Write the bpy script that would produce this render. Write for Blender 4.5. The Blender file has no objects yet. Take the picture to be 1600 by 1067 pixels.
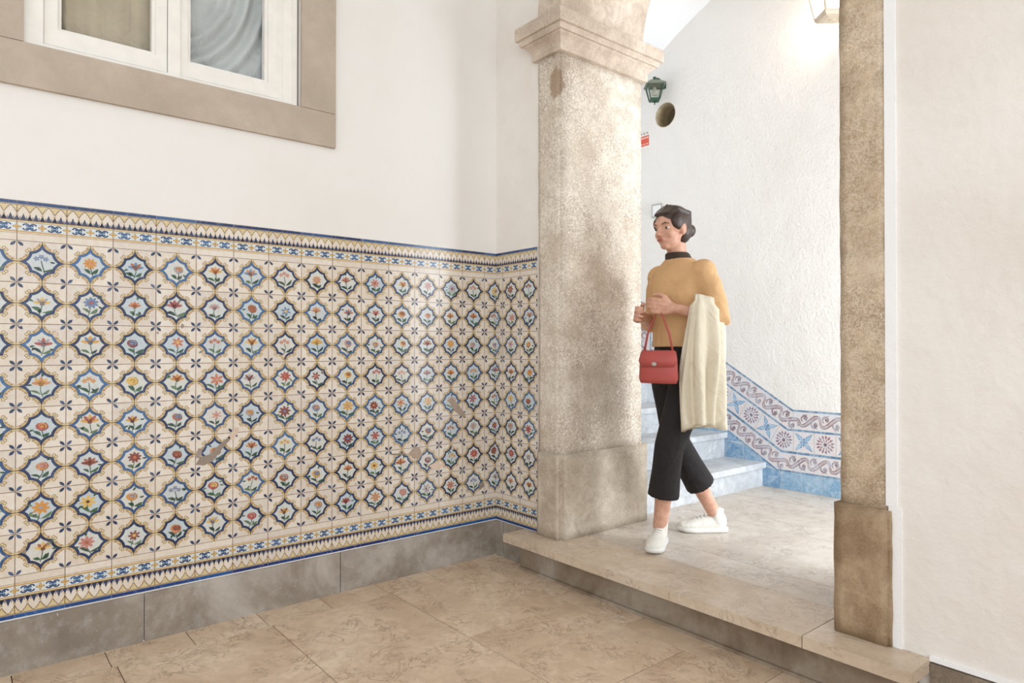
import bpy, bmesh, math, random
from mathutils import Vector, Matrix
R = math.radians
rnd = random.Random(7)
S = bpy.context.scene
COL = S.collection

# ------------------------------------------------------------------ camera, world, light
FPX = 1048.79
YAW, PITCH = -0.880657, 0.008097
cam_d = bpy.data.cameras.new('camera'); cam = bpy.data.objects.new('camera', cam_d); COL.objects.link(cam)
cam_d.lens = FPX / 1600 * 36; cam_d.sensor_width = 36; cam_d.sensor_fit = 'HORIZONTAL'; cam_d.clip_start = .02
F = Vector((math.sin(YAW) * math.cos(PITCH), math.cos(YAW) * math.cos(PITCH), math.sin(PITCH)))
cam.matrix_world = Matrix.Translation((2.78248, -2.18822, 1.08292)) @ F.to_track_quat('-Z', 'Y').to_matrix().to_4x4()
S.camera = cam
S.view_settings.view_transform = 'Standard'; S.view_settings.look = 'None'
S.view_settings.gamma = 1; S.view_settings.use_curve_mapping = False
S.view_settings.exposure = 0.07

W = bpy.data.worlds.new('world'); S.world = W; W.use_nodes = True
bg = W.node_tree.nodes['Background']; bg.inputs[0].default_value = (0.925, 0.965, 1.0, 1); bg.inputs[1].default_value = 1.38

def area(name, loc, target, sx, sy, power, color):
    d = bpy.data.lights.new(name, 'AREA'); d.shape = 'RECTANGLE'; d.size = sx; d.size_y = sy
    d.energy = power; d.color = color
    o = bpy.data.objects.new(name, d); COL.objects.link(o); o.location = loc
    o.rotation_euler = (Vector(target) - Vector(loc)).to_track_quat('-Z', 'Y').to_euler()
    return o
area('daylight_courtyard', (5.3, -2.9, 2.5), (0.2, -0.2, 1.5), 3.0, 2.2, 34, (.97, .98, 1.0))
area('daylight_hall_entrance', (3.3, 1.22, 1.25), (0.2, 1.4, 0.6), 1.1, 2.0, 80, (.84, .92, 1.0))

# ------------------------------------------------------------------ small helpers
def srgb(r, g, b):
    f = lambda c: (c / 255 / 12.92) if c / 255 <= .04045 else ((c / 255 + .055) / 1.055) ** 2.4
    return (f(r), f(g), f(b), 1.0)

class NT:
    def __init__(s, name):
        s.m = bpy.data.materials.new(name); s.m.use_nodes = True
        s.t = s.m.node_tree; s.b = s.t.nodes['Principled BSDF']
    def n(s, kind, **kw):
        o = s.t.nodes.new(kind)
        for k, v in kw.items():
            if k in o.inputs.keys(): o.inputs[k].default_value = v
            else: setattr(o, k, v)
        return o
    def l(s, a, b): s.t.links.new(a, b)
    def coords(s, kind='Object'): return s.n('ShaderNodeTexCoord').outputs[kind]
    def noise(s, vec, scale, detail=4, rough=.55, dist=0):
        o = s.n('ShaderNodeTexNoise', Scale=scale, Detail=detail, Roughness=rough, Distortion=dist); s.l(vec, o.inputs['Vector']); return o.outputs['Fac']
    def ramp(s, fac, stops):
        r = s.n('ShaderNodeValToRGB'); e = r.color_ramp.elements
        while len(e) < len(stops): e.new(.5)
        for i, (p, c) in enumerate(stops):
            e[i].position = p; e[i].color = c if len(c) == 4 else (*c, 1)
        s.l(fac, r.inputs[0]); return r.outputs[0]
    def mix(s, fac, a, b, mode='MIX'):
        o = s.n('ShaderNodeMix', data_type='RGBA', blend_type=mode)
        for k, v in ((0, fac), (6, a), (7, b)):
            if hasattr(v, 'type') and hasattr(v, 'links'): s.l(v, o.inputs[k])
            else: o.inputs[k].default_value = v
        return o.outputs[2]
    def scale(s, x, k):
        o = s.n('ShaderNodeMath', operation='MULTIPLY'); s.l(x, o.inputs[0]); o.inputs[1].default_value = k; return o.outputs[0]
    def bump(s, h, strength, dist=.01, prev=None):
        o = s.n('ShaderNodeBump', Strength=strength, Distance=dist); s.l(h, o.inputs['Height'])
        if prev: s.l(prev, o.inputs['Normal'])
        return o.outputs[0]
    def done(s, col=None, rough=.6, normal=None, **kw):
        if col is not None:
            if hasattr(col, 'links'): s.l(col, s.b.inputs['Base Color'])
            else: s.b.inputs['Base Color'].default_value = col
        if hasattr(rough, 'links'): s.l(rough, s.b.inputs['Roughness'])
        else: s.b.inputs['Roughness'].default_value = rough
        if normal is not None: s.l(normal, s.b.inputs['Normal'])
        for k, v in kw.items(): s.b.inputs[k.replace('_', ' ')].default_value = v
        return s.m
WHITE = (1, 1, 1, 1); BLACK = (0, 0, 0, 1)

def m_plaster(name, base, stain, amount=.5, bump=.25, fine=60, dist=.004):
    t = NT(name); v = t.coords()
    a = t.noise(v, 1.3, 5); b = t.noise(v, 9, 6, .6)
    c = t.mix(t.ramp(a, [(.42, BLACK), (.75, (amount,) * 3)]), base, stain)
    c = t.mix(t.ramp(b, [(.55, BLACK), (.8, (amount * .5,) * 3)]), c, stain)
    n1 = t.bump(t.noise(v, fine, 4, .6), bump, dist)
    n2 = t.bump(t.noise(v, 6, 3), bump, .012, n1)
    return t.done(c, .85, n2)
M_wall_left = m_plaster('white limewash', srgb(238, 236, 232), srgb(226, 222, 214), .5, .12, 40)
M_wall_arch = m_plaster('cream limewash', srgb(237, 232, 226), srgb(220, 210, 198), .8, .7, 34, .0045)
M_wall_hall = m_plaster('white rough plaster', srgb(238, 235, 231), srgb(226, 220, 213), .5, .8, 60, .006)
M_ceiling = m_plaster('ceiling limewash', srgb(240, 241, 243), srgb(230, 232, 236), .4, .1)
M_strip = m_plaster('fresh white plaster', srgb(246, 246, 246), srgb(232, 232, 230), .4, .4, 70)

def m_stone(name, dark, mid, light, worm=1.0, scale=1.0, rough=.75, worm_col=None, stain=None):
    """tooled limestone: tan ground, pale worm-like pits"""
    t = NT(name); v = t.coords(); stain_ = stain
    big = t.noise(v, 3 * scale, 5, .6); med = t.noise(v, 14 * scale, 5, .65, .6)
    c = t.ramp(big, [(.3, dark), (.52, mid), (.72, light)])
    c = t.mix(t.ramp(med, [(.38, (.55,) * 3), (.6, BLACK)]), c, dark)
    w = t.noise(v, 48 * scale, 2, .5, 2.2)
    ridge = t.ramp(w, [(.44, BLACK), (.5, WHITE), (.56, BLACK)])
    w2 = t.noise(v, 95 * scale, 2, .5, 1.2)
    ridge = t.mix(1.0, ridge, t.ramp(w2, [(.52, BLACK), (.62, (.8,) * 3)]), 'LIGHTEN')
    patch = t.ramp(t.noise(v, 5 * scale, 3), [(.3, (.25 * worm,) * 3), (.6, (min(1, .95 * worm),) * 3)])
    f = t.mix(1.0, ridge, patch, 'MULTIPLY')
    c = t.mix(f, c, worm_col or light)
    pits = t.ramp(t.noise(v, 120 * scale, 2, .5), [(.24, (.6,) * 3), (.36, BLACK)])
    c = t.mix(pits, c, dark)
    if stain_:
        (px_, py_, pz_), (rx_, ry_, rz_), sc_ = stain_
        mp = t.n('ShaderNodeMapping', vector_type='POINT'); t.l(v, mp.inputs[0])
        mp.inputs['Scale'].default_value = (1 / rx_, 1 / ry_, 1 / rz_); mp.inputs['Location'].default_value = (-px_ / rx_, -py_ / ry_, -pz_ / rz_)
        ln = t.n('ShaderNodeVectorMath', operation='LENGTH'); t.l(mp.outputs[0], ln.inputs[0])
        ad = t.n('ShaderNodeMath', operation='ADD'); t.l(ln.outputs['Value'], ad.inputs[0]); t.l(t.noise(v, 28, 4), ad.inputs[1])
        c = t.mix(t.ramp(ad.outputs[0], [(.80, (.8,) * 3), (1.0, BLACK)]), c, sc_) if False else t.mix(t.ramp(t.scale(ad.outputs[0], .5), [(.56, (.75,) * 3), (.66, BLACK)]), c, sc_)
    n1 = t.bump(w, .6 * worm, .005); n2 = t.bump(med, .35, .006, n1)
    return t.done(c, rough, n2)
M_pier = m_stone('tooled beige limestone', srgb(168, 149, 128), srgb(204, 189, 170), srgb(232, 222, 208), worm_col=srgb(246, 239, 228), stain=((.465, -.01, 2.335), (.055, .06, .095), srgb(150, 122, 94)))
M_plinth = m_stone('pitted cream limestone', srgb(156, 138, 116), srgb(202, 188, 168), srgb(224, 213, 197), .4, 1.1, worm_col=srgb(238, 230, 218))
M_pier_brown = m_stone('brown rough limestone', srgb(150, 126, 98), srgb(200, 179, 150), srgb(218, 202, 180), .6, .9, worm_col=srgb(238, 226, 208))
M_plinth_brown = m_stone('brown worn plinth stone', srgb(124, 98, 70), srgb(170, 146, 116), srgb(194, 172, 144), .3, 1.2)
M_impost = m_stone('carved beige limestone', srgb(170, 150, 132), srgb(212, 195, 177), srgb(232, 218, 203), .6, 1.2)
M_surround = m_stone('smooth grey beige stone', srgb(176, 162, 146), srgb(193, 178, 162), srgb(206, 193, 177), .15, .8, .8)
def m_greystone():
    t = NT('grey baseboard stone'); v = t.coords()
    a = t.noise(v, 2.6, 6, .65, .4); b = t.noise(v, 22, 6, .7)
    c = t.ramp(a, [(.34, srgb(122, 112, 101)), (.5, srgb(150, 140, 128)), (.66, srgb(188, 181, 172))])
    c = t.mix(t.ramp(b, [(.5, BLACK), (.75, (.55,) * 3)]), c, srgb(186, 180, 172))
    s = t.ramp(t.noise(v, 70, 2), [(.7, BLACK), (.78, WHITE)]); c = t.mix(s, c, srgb(205, 200, 194))
    return t.done(c, .6, t.bump(b, .25, .004))
M_grey = m_greystone()
def m_brownriser():
    t = NT('stained riser stone'); v = t.coords()
    a = t.noise(v, 3.2, 6, .65, .6); b = t.noise(v, 26, 6, .7)
    c = t.ramp(a, [(.32, srgb(112, 95, 78)), (.5, srgb(142, 126, 108)), (.68, srgb(172, 162, 148))])
    c = t.mix(t.ramp(b, [(.5, BLACK), (.8, (.5,) * 3)]), c, srgb(120, 98, 76))
    return t.done(c, .55, t.bump(b, .25, .004))
M_riser = m_brownriser()
M_rbase = m_stone('dark mottled base stone', srgb(98, 84, 70), srgb(132, 118, 102), srgb(166, 154, 138), .5, .9)

def m_paving(name, c0, c1, c2, vein, rough=.42, veins=.8):
    t = NT(name); v = t.coords()
    at = t.n('ShaderNodeAttribute', attribute_name='tint').outputs['Fac']
    mp = t.n('ShaderNodeVectorMath', operation='ADD'); t.l(v, mp.inputs[0])
    cx = t.n('ShaderNodeCombineXYZ'); ml = t.n('ShaderNodeMath', operation='MULTIPLY'); t.l(at, ml.inputs[0]); ml.inputs[1].default_value = 37
    t.l(ml.outputs[0], cx.inputs[0]); t.l(ml.outputs[0], cx.inputs[2]); t.l(cx.outputs[0], mp.inputs[1]); v2 = mp.outputs[0]
    a = t.noise(v2, 2.2, 6, .62, .8); b = t.noise(v2, 18, 7, .7, .5)
    c = t.ramp(a, [(.3, c0), (.5, c1), (.7, c2)])
    c = t.mix(t.ramp(b, [(.42, (.45,) * 3), (.6, BLACK)]), c, c0)
    w = t.noise(v2, 6.5, 8, .72, 1.8)
    crack = t.ramp(w, [(.476, BLACK), (.5, WHITE), (.524, BLACK)])
    gate = t.ramp(t.noise(v2, 7, 3), [(.44, BLACK), (.58, (veins,) * 3)])
    c = t.mix(t.mix(1.0, crack, gate, 'MULTIPLY'), c, vein)
    pit = t.ramp(t.noise(v2, 34, 3, .6, 1.0), [(.24, (.8,) * 3), (.31, BLACK)])
    c = t.mix(pit, c, vein)
    c = t.mix(t.ramp(at, [(0, (.16,) * 3), (1, BLACK)]), c, c0)
    r = t.ramp(b, [(.35, (rough + .14,) * 3), (.7, (rough - .08,) * 3)])
    return t.done(c, r, t.bump(w, .10, .004))
M_floor = m_paving('warm limestone paving', srgb(196, 170, 143), srgb(223, 201, 175), srgb(237, 220, 198), srgb(124, 94, 72))
M_hallfloor = m_paving('pale limestone paving', srgb(196, 184, 170), srgb(216, 206, 194), srgb(228, 220, 210), srgb(134, 118, 102), .36)
M_stepslab = m_paving('polished step stone', srgb(188, 168, 146), srgb(210, 192, 170), srgb(222, 207, 188), srgb(136, 112, 90), .3, .6)
M_stair = m_paving('bluish white marble', srgb(168, 172, 176), srgb(208, 211, 213), srgb(228, 228, 228), srgb(140, 132, 122), .4, .6)
def plain(name, col, rough=.5, **kw):
    t = NT(name); v = t.coords(); c = t.mix(t.ramp(t.noise(v, 18, 4), [(.35, (.22,) * 3), (.7, BLACK)]), col, tuple(x * .72 for x in col[:3]) + (1,))
    return t.done(c, rough, None, **kw)
M_grout = plain('dark grout', srgb(92, 72, 54), .9)
M_frame = plain('white gloss paint', srgb(246, 243, 236), .35)
M_green = plain('dark green painted metal', srgb(48, 84, 66), .4, Metallic=.3)
M_greenroof = plain('weathered grey green metal', srgb(128, 132, 118), .5, Metallic=.2)
M_whitelamp = plain('cream painted lantern metal', srgb(206, 190, 168), .45)
M_red = plain('red sign print', srgb(226, 92, 66), .5)
M_signwhite = plain('white sign plastic', srgb(240, 236, 230), .4)
M_ink = plain('dark sign ink', srgb(90, 84, 84), .6)
M_switch = plain('white switch plastic', srgb(240, 240, 240), .3)
M_switchgrey = plain('grey switch rim', srgb(182, 180, 176), .4)
M_hole = m_stone('vent hole lining', srgb(150, 134, 106), srgb(206, 190, 160), srgb(222, 208, 180), .1, 1, .8)
M_holeback = plain('dark vent backing', srgb(122, 112, 90), .6)
def m_glass(name, col=(1, 1, 1, 1), rough=.02):
    t = NT(name); tr = t.n('ShaderNodeBsdfTransparent'); tr.inputs[0].default_value = col
    gl = t.n('ShaderNodeBsdfGlossy', Roughness=rough); fr = t.n('ShaderNodeFresnel', IOR=1.5); mx = t.n('ShaderNodeMixShader')
    t.l(fr.outputs[0], mx.inputs[0]); t.l(tr.outputs[0], mx.inputs[1]); t.l(gl.outputs[0], mx.inputs[2])
    t.l(mx.outputs[0], t.t.nodes['Material Output'].inputs[0]); return t.m
M_glass = m_glass('window glass', (.93, .95, .94, 1))
M_lampglass = m_glass('lantern glass', (.80, .82, .78, 1), .2)
t = NT('lit lantern glass'); em = t.n('ShaderNodeEmission', Strength=3.2); em.inputs[0].default_value = (1, .94, .84, 1)
tr_ = t.n('ShaderNodeBsdfTransparent'); mx_ = t.n('ShaderNodeMixShader'); mx_.inputs[0].default_value = .45
t.l(tr_.outputs[0], mx_.inputs[1]); t.l(em.outputs[0], mx_.inputs[2]); t.l(mx_.outputs[0], t.t.nodes['Material Output'].inputs[0]); M_litglass = t.m
def m_cloth(name, col, rough=.85, weave=400, var=.82):
    t = NT(name); v = t.coords(); n = t.noise(v, 9, 4)
    c = t.mix(t.ramp(n, [(.35, (.5,) * 3), (.65, BLACK)]), col, tuple(x * var for x in col[:3]) + (1,))
    return t.done(c, rough, t.bump(t.noise(v, weave, 2), .25, .001, t.bump(t.noise(v, 7, 3, .5, 1.5), .55, .03)))
M_curtain = m_cloth('sheer pale curtain', srgb(240, 245, 244))
M_curtain2 = m_cloth('beige curtain', srgb(236, 226, 204))

def link(name, me, m=None, parent=None, smooth=False):
    o = bpy.data.objects.new(name, me); COL.objects.link(o)
    if m is not None:
        for x in (m if isinstance(m, (list, tuple)) else [m]): me.materials.append(x)
    if parent is not None: o.parent = parent
    if smooth:
        for p in me.polygons: p.use_smooth = True
    return o
def obj(name, bm, m, parent=None, smooth=False, bevel=0, seg=2):
    if bevel:
        es = [e for e in bm.edges if len(e.link_faces) == 2 and e.calc_face_angle(0) > .6]
        bmesh.ops.bevel(bm, geom=es, offset=bevel, segments=seg, affect='EDGES', clamp_overlap=True)
    bmesh.ops.recalc_face_normals(bm, faces=bm.faces)
    me = bpy.data.meshes.new(name); bm.to_mesh(me); bm.free()
    return link(name, me, m, parent, smooth)
def thing(name, label, cat, loc=(0, 0, 0), group=None):
    o = bpy.data.objects.new(name, None); COL.objects.link(o); o.location = loc; o.empty_display_size = .1
    o['label'] = label; o['category'] = cat
    if group: o['group'] = group
    return o
def tag(o, label, cat, group=None):
    o['label'] = label; o['category'] = cat
    if group: o['group'] = group
    return o
def struct(o): o['kind'] = 'structure'; return o
def box(x0, x1, y0, y1, z0, z1, bm=None):
    bm = bm or bmesh.new()
    v = [bm.verts.new((x, y, z)) for x in (x0, x1) for y in (y0, y1) for z in (z0, z1)]
    for f in ((0, 1, 3, 2), (4, 6, 7, 5), (0, 4, 5, 1), (2, 3, 7, 6), (0, 2, 6, 4), (1, 5, 7, 3)): bm.faces.new([v[i] for i in f])
    return bm
def extrude_xz(pts, y0, y1, bm=None):
    bm = bm or bmesh.new()
    a = [bm.verts.new((x, y0, z)) for x, z in pts]; b = [bm.verts.new((x, y1, z)) for x, z in pts]
    bm.faces.new(a); bm.faces.new(b[::-1]); n = len(pts)
    for i in range(n): bm.faces.new((a[i], b[i], b[(i + 1) % n], a[(i + 1) % n]))
    return bm
def tube(pts, rad, bm=None, seg=10, cap=True):
    """pts list of Vector; rad float or list; each may be (ra, rb) with ra along side axis"""
    bm = bm or bmesh.new(); pts = [Vector(p) for p in pts]; n = len(pts); rings = []
    up = Vector((0, 0, 1))
    d0 = (pts[1] - pts[0]).normalized()
    side = d0.cross(up) if abs(d0.z) < .95 else d0.cross(Vector((0, 1, 0))); side.normalize()
    for i, p in enumerate(pts):
        d = (pts[min(i + 1, n - 1)] - pts[max(i - 1, 0)]).normalized()
        side = (side - d * side.dot(d)).normalized(); o2 = d.cross(side)
        r = rad[i] if isinstance(rad, (list, tuple)) else rad
        ra, rb = r if isinstance(r, (list, tuple)) else (r, r)
        rings.append([bm.verts.new(p + side * ra * math.cos(2 * math.pi * k / seg) + o2 * rb * math.sin(2 * math.pi * k / seg)) for k in range(seg)])
    for a, b in zip(rings, rings[1:]):
        for k in range(seg): bm.faces.new((a[k], a[(k + 1) % seg], b[(k + 1) % seg], b[k]))
    if cap: bm.faces.new(rings[0][::-1]); bm.faces.new(rings[-1])
    return bm
def lathe(profile, c, bm=None, seg=20):
    bm = bm or bmesh.new(); c = Vector(c)
    rings = [[bm.verts.new(c + Vector((r * math.cos(2 * math.pi * k / seg), r * math.sin(2 * math.pi * k / seg), z))) for k in range(seg)] for r, z in profile]
    for a, b in zip(rings, rings[1:]):
        for k in range(seg): bm.faces.new((a[k], a[(k + 1) % seg], b[(k + 1) % seg], b[k]))
    bm.faces.new(rings[0][::-1]); bm.faces.new(rings[-1]); return bm

# ------------------------------------------------------------------ the two rooms
ZS = .178            # level of the hall floor and the step
YB = 1.87            # back wall of the hall
TH = .59             # thickness of the arch wall
CX, CR, ZC = 1.1425, .6465, 2.636
RO = .807

def quad_slabs(name, slabs, z, mat, gap=.0030, th=.03, base=None):
    """paving: slabs is a list of x0,x1,y0,y1 cells; one mesh with a sunk mortar bed"""
    V, Fc, mi, tint = [], [], [], []
    for (x0, x1, y0, y1) in slabs:
        g = gap / 2; s = len(V); t0 = rnd.random(); dz = rnd.uniform(-.0005, .0005)
        for zz, ins in ((z + dz, g + .0004), (z - .001 + dz, g), (z - th, g)):
            V += [(x0 + ins, y0 + ins, zz), (x1 - ins, y0 + ins, zz), (x1 - ins, y1 - ins, zz), (x0 + ins, y1 - ins, zz)]
        Fc.append((s, s + 1, s + 2, s + 3)); mi.append(0); tint.append(t0)
        for r_ in (0, 4):
            for k in range(4):
                Fc.append((s + r_ + k, s + r_ + 4 + k, s + r_ + 4 + (k + 1) % 4, s + r_ + (k + 1) % 4)); mi.append(0); tint.append(t0)
    if base:
        s = len(V); x0, x1, y0, y1 = base
        V += [(x0, y0, z - .006), (x1, y0, z - .006), (x1, y1, z - .006), (x0, y1, z - .006)]
        Fc.append((s, s + 1, s + 2, s + 3)); mi.append(1); tint.append(0)
    me = bpy.data.meshes.new(name); me.from_pydata(V, [], Fc); me.update()
    me.materials.append(mat); me.materials.append(M_grout)
    me.polygons.foreach_set('material_index', mi)
    a = me.attributes.new('tint', 'FLOAT', 'FACE'); a.data.foreach_set('value', tint)
    o = bpy.data.objects.new(name, me); COL.objects.link(o); return o

cells = []
k = 0; y = -.185
while y > -6.2:
    cells.append((.004, .165, y - .266, y)); y -= .266
x = .165
while x < 5.2:
    y = -.185
    while y > -6.2: cells.append((x, x + .578, y - .527, y)); y -= .527
    x += .578
x = -.13
while x < 5.2: cells.append((max(x, .004), x + .585, -.185, -.013)); x += .585
struct(quad_slabs('floor', cells, 0, M_floor, base=(0, 5.4, -6.3, 0)))
cells = []
for (y0, y1, off) in ((.155, .36, .72), (.36, .945, .22), (.945, 1.53, .27), (1.53, 1.868, .55)):
    x = -1.3 + (off - .01)
    x -= .58
    while x < 3.4:
        a, b = max(x, -1.2), min(x + .58, 3.4)
        if b - a > .02: cells.append((a, b, y0, y1))
        x += .58
struct(quad_slabs('floor', cells, ZS, M_hallfloor, base=(-1.2, 3.4, .155, 1.868)))

# left wall with a hole for the window
WY0, WY1, WZ0, WZ1 = -2.021, -1.068, 2.100, 3.30
bm = box(-.30, 0, -6.2, WY0, 0, 4.0); box(-.30, 0, WY1, .30, 0, 4.0, bm)
box(-.30, 0, WY0, WY1, 0, WZ0, bm); box(-.30, 0, WY0, WY1, WZ1, 4.0, bm)
struct(obj('wall_left', bm, M_wall_left))
# arch wall
arc = lambda r, n=40, a0=0, a1=math.pi: [(CX + r * math.cos(a0 + (a1 - a0) * i / n), ZC + r * math.sin(a0 + (a1 - a0) * i / n)) for i in range(n + 1)]
pts = [(0, .01), (0, 4.0), (5.4, 4.0), (5.4, .01), (1.931, .01)] + [(1.931, ZC)] + arc(RO - .01)[1:-1] + [(.337, ZC), (.337, .01)]
struct(obj('wall_middle', extrude_xz(pts, 0, TH - .005), M_wall_arch))
# hall back wall with the round hole
HX, HZ, HR = -.337, 2.812, .087
bm = box(-1.2, HX - .15, YB, YB + .25, 0, 4.2); box(HX + .15, 3.4, YB, YB + .25, 0, 4.2, bm)
box(HX - .15, HX + .15, YB, YB + .25, 0, HZ - .15, bm); box(HX - .15, HX + .15, YB, YB + .25, HZ + .15, 4.2, bm)
N = 48; ring = []; out = []
for i in range(N):
    a = 2 * math.pi * i / N; c, s = math.cos(a), math.sin(a); k = .15 / max(abs(c), abs(s))
    ring.append(bm.verts.new((HX + HR * c, YB, HZ + HR * s))); out.append(bm.verts.new((HX + k * c, YB, HZ + k * s)))
for i in range(N): bm.faces.new((ring[i], ring[(i + 1) % N], out[(i + 1) % N], out[i]))
struct(obj('wall_back', bm, M_wall_hall))
struct(obj('wall_hall_left', box(-1.45, -1.2, TH, YB + .2, 0, 4.0), M_wall_hall))
struct(obj('ceiling', box(-.3, 5.4, -4.2, 0, 3.85, 4.0), M_ceiling))
# vaulted ceiling over the hall
VC, VR = .84, 2.882
pts = []
for i in range(41):
    x = -1.2 + 4.6 * i / 40; pts.append((x, VC + math.sqrt(max(VR ** 2 - (x - 1.14) ** 2, 0))))
pts = pts + [(3.4, 4.1), (-1.2, 4.1)]
struct(obj('ceiling', extrude_xz(pts, TH - .02, YB + .01), M_ceiling))

# round vent hole
bm = bmesh.new(); rings = []
for r, y in ((HR + .004, YB - .001), (HR, YB - .001), (HR - .002, YB + .14)):
    rings.append([bm.verts.new((HX + r * math.cos(2 * math.pi * k / N), y, HZ + r * math.sin(2 * math.pi * k / N))) for k in range(N)])
for a, b in zip(rings, rings[1:]):
    for k in range(N): bm.faces.new((a[k], a[(k + 1) % N], b[(k + 1) % N], b[k]))
vent = thing('round_vent', 'round dark opening with stone lining in the white wall, below the green lantern', 'vent', (HX, YB, HZ - HR))
o = obj('lining', bm, M_hole); o.parent = vent; o.matrix_parent_inverse = Matrix.Translation(vent.location).inverted()
bm = bmesh.new(); bm.faces.new([bm.verts.new((HX + HR * math.cos(2 * math.pi * k / N), YB + .139, HZ + HR * math.sin(2 * math.pi * k / N))) for k in range(N)])
o = obj('backing', bm, M_holeback); o.parent = vent; o.matrix_parent_inverse = Matrix.Translation(vent.location).inverted()

# baseboards: grey slabs
def blocks(name, axis, cuts, lo, hi, z1, mat, bev=.004):
    bm = bmesh.new()
    for a, b in zip(cuts, cuts[1:]):
        if axis == 'y': box(lo, hi, a + .002, b - .002, 0, z1, bm)
        else: box(a + .002, b - .002, lo, hi, 0, z1, bm)
    return struct(obj(name, bm, mat, bevel=bev, seg=2))
blocks('baseboard_left', 'y', [-6.2, -5.0, -4.1, -3.25, -2.45, -1.655, -.882, .006], 0, .012, .175, M_grey)
blocks('baseboard_middle', 'x', [.008, .075, .30], -.012, 0, .176, M_grey)
blocks('baseboard_right', 'x', [2.046, 3.1, 4.2, 5.4], -.014, 0, .168, M_rbase, .005)
struct(obj('trim_1', box(2.046, 5.4, -.010, 0, .172, .186), M_strip, bevel=.003))
bm = box(1.928, 1.960, -.0075, .02, .60, 3.85); box(1.935, 1.972, -.006, .02, ZS, .60, bm)
struct(obj('trim_2', bm, M_strip, bevel=.003))

# ------------------------------------------------------------------ stone archway
arch = thing('stone_archway', 'beige limestone archway of two square piers under a round arch', 'archway', (CX, 0, ZS))
def par(o, p):
    o.parent = p; o.matrix_parent_inverse = Matrix.Translation(p.location).inverted(); return o
def rough_box(x0, x1, y0, y1, z0, z1, mat, name, bev=.012, amp=.0016, cut=12):
    bm = box(x0, x1, y0, y1, z0, z1)
    es = [e for e in bm.edges if abs(e.verts[0].co.z - e.verts[1].co.z) > .1]
    bmesh.ops.bevel(bm, geom=es, offset=bev, segments=4, affect='EDGES')
    for ax, n in ((2, int((z1 - z0) / .05)), (0, 4), (1, 6)):
        lo, hi = ((x0, x1), (y0, y1), (z0, z1))[ax]
        for i in range(1, n + 1):
            co = [0, 0, 0]; no = [0, 0, 0]; co[ax] = lo + (hi - lo) * i / (n + 1); no[ax] = 1
            bmesh.ops.bisect_plane(bm, geom=bm.verts[:] + bm.edges[:] + bm.faces[:], plane_co=co, plane_no=no)
    r2 = random.Random(int(x0 * 1000) + int(z0 * 77))
    for v in bm.verts: v.co += Vector((r2.uniform(-1, 1), r2.uniform(-1, 1), r2.uniform(-.3, .3))) * amp
    return par(obj(name, bm, mat, smooth=True), arch)
rough_box(.331, .497, -.007, TH, .565, 2.485, M_pier, 'pier_shaft')
rough_box(.3305, .522, -.028, .620, ZS + .0005, .575, M_plinth, 'plinth', .026)
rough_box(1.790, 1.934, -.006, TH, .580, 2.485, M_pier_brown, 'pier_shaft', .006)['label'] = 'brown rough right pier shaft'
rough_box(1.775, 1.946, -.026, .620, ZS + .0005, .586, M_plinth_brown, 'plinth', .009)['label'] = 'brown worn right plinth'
prof = [(0, 2.475), (.019, 2.478), (.020, 2.515), (.024, 2.524), (.034, 2.536), (.046, 2.546), (.050, 2.552), (.060, 2.553), (.063, 2.559), (.066, 2.574), (.066, 2.578), (.078, 2.580), (.079, 2.586), (.079, 2.640), (.074, 2.645), (0, 2.645)]
def impost(x0, x1, y0, y1):
    bm = bmesh.new(); rings = []
    for p, z in prof: rings.append([bm.verts.new(c) for c in ((x0 - p, y0 - p, z), (x1 + p, y0 - p, z), (x1 + p, y1 + p, z), (x0 - p, y1 + p, z))])
    for a, b in zip(rings, rings[1:]):
        for k in range(4): bm.faces.new((a[k], a[(k + 1) % 4], b[(k + 1) % 4], b[k]))
    bm.faces.new(rings[0][::-1]); bm.faces.new(rings[-1]); return bm
par(obj('impost', impost(.332, .497, -.004, TH), M_impost), arch)
par(obj('impost', impost(1.790, 1.934, -.004, TH), M_impost), arch)
nv = 7
for i in range(nv):
    a0 = math.pi * i / nv + .0015; a1 = math.pi * (i + 1) / nv - .0015
    pts = arc(CR, 8, a0, a1) + arc(RO, 8, a1, a0)
    par(obj('voussoir', extrude_xz(pts, -.007, TH + .003), M_impost), arch)

# ------------------------------------------------------------------ entrance step
st = thing('entrance_step', 'long stone step with overhanging polished slab below the archway', 'step', (1.14, -.1, 0))
def slab_xy(pts, z0, z1):
    bm = bmesh.new(); a = [bm.verts.new((x, y, z0)) for x, y in pts]; b = [bm.verts.new((x, y, z1)) for x, y in pts]; n = len(pts)
    bm.faces.new(a[::-1]); bm.faces.new(b)
    for i in range(n): bm.faces.new((a[i], a[(i + 1) % n], b[(i + 1) % n], b[i]))
    return bm
for i, L in enumerate(([(.240, -.145), (1.732, -.145), (1.732, .153), (.340, .153), (.340, -.001), (.240, -.001)], [(1.735, -.145), (2.047, -.145), (2.047, -.001), (1.929, -.001), (1.929, .153), (1.735, .153)])):
    o = obj('step_slab', slab_xy(L, .140, ZS), M_stepslab, bevel=.007, seg=3)
    at = o.data.attributes.new('tint', 'FLOAT', 'FACE'); at.data.foreach_set('value', [.7 - .3 * i] * len(o.data.polygons)); par(o, st)
par(obj('riser_block', box(.266, 2.02, -.055, -.013, 0, .139), M_riser, bevel=.004), st)
par(obj('riser_footing', box(.270, 2.02, -.068, -.056, 0, .012), M_riser, bevel=.003), st)

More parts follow.
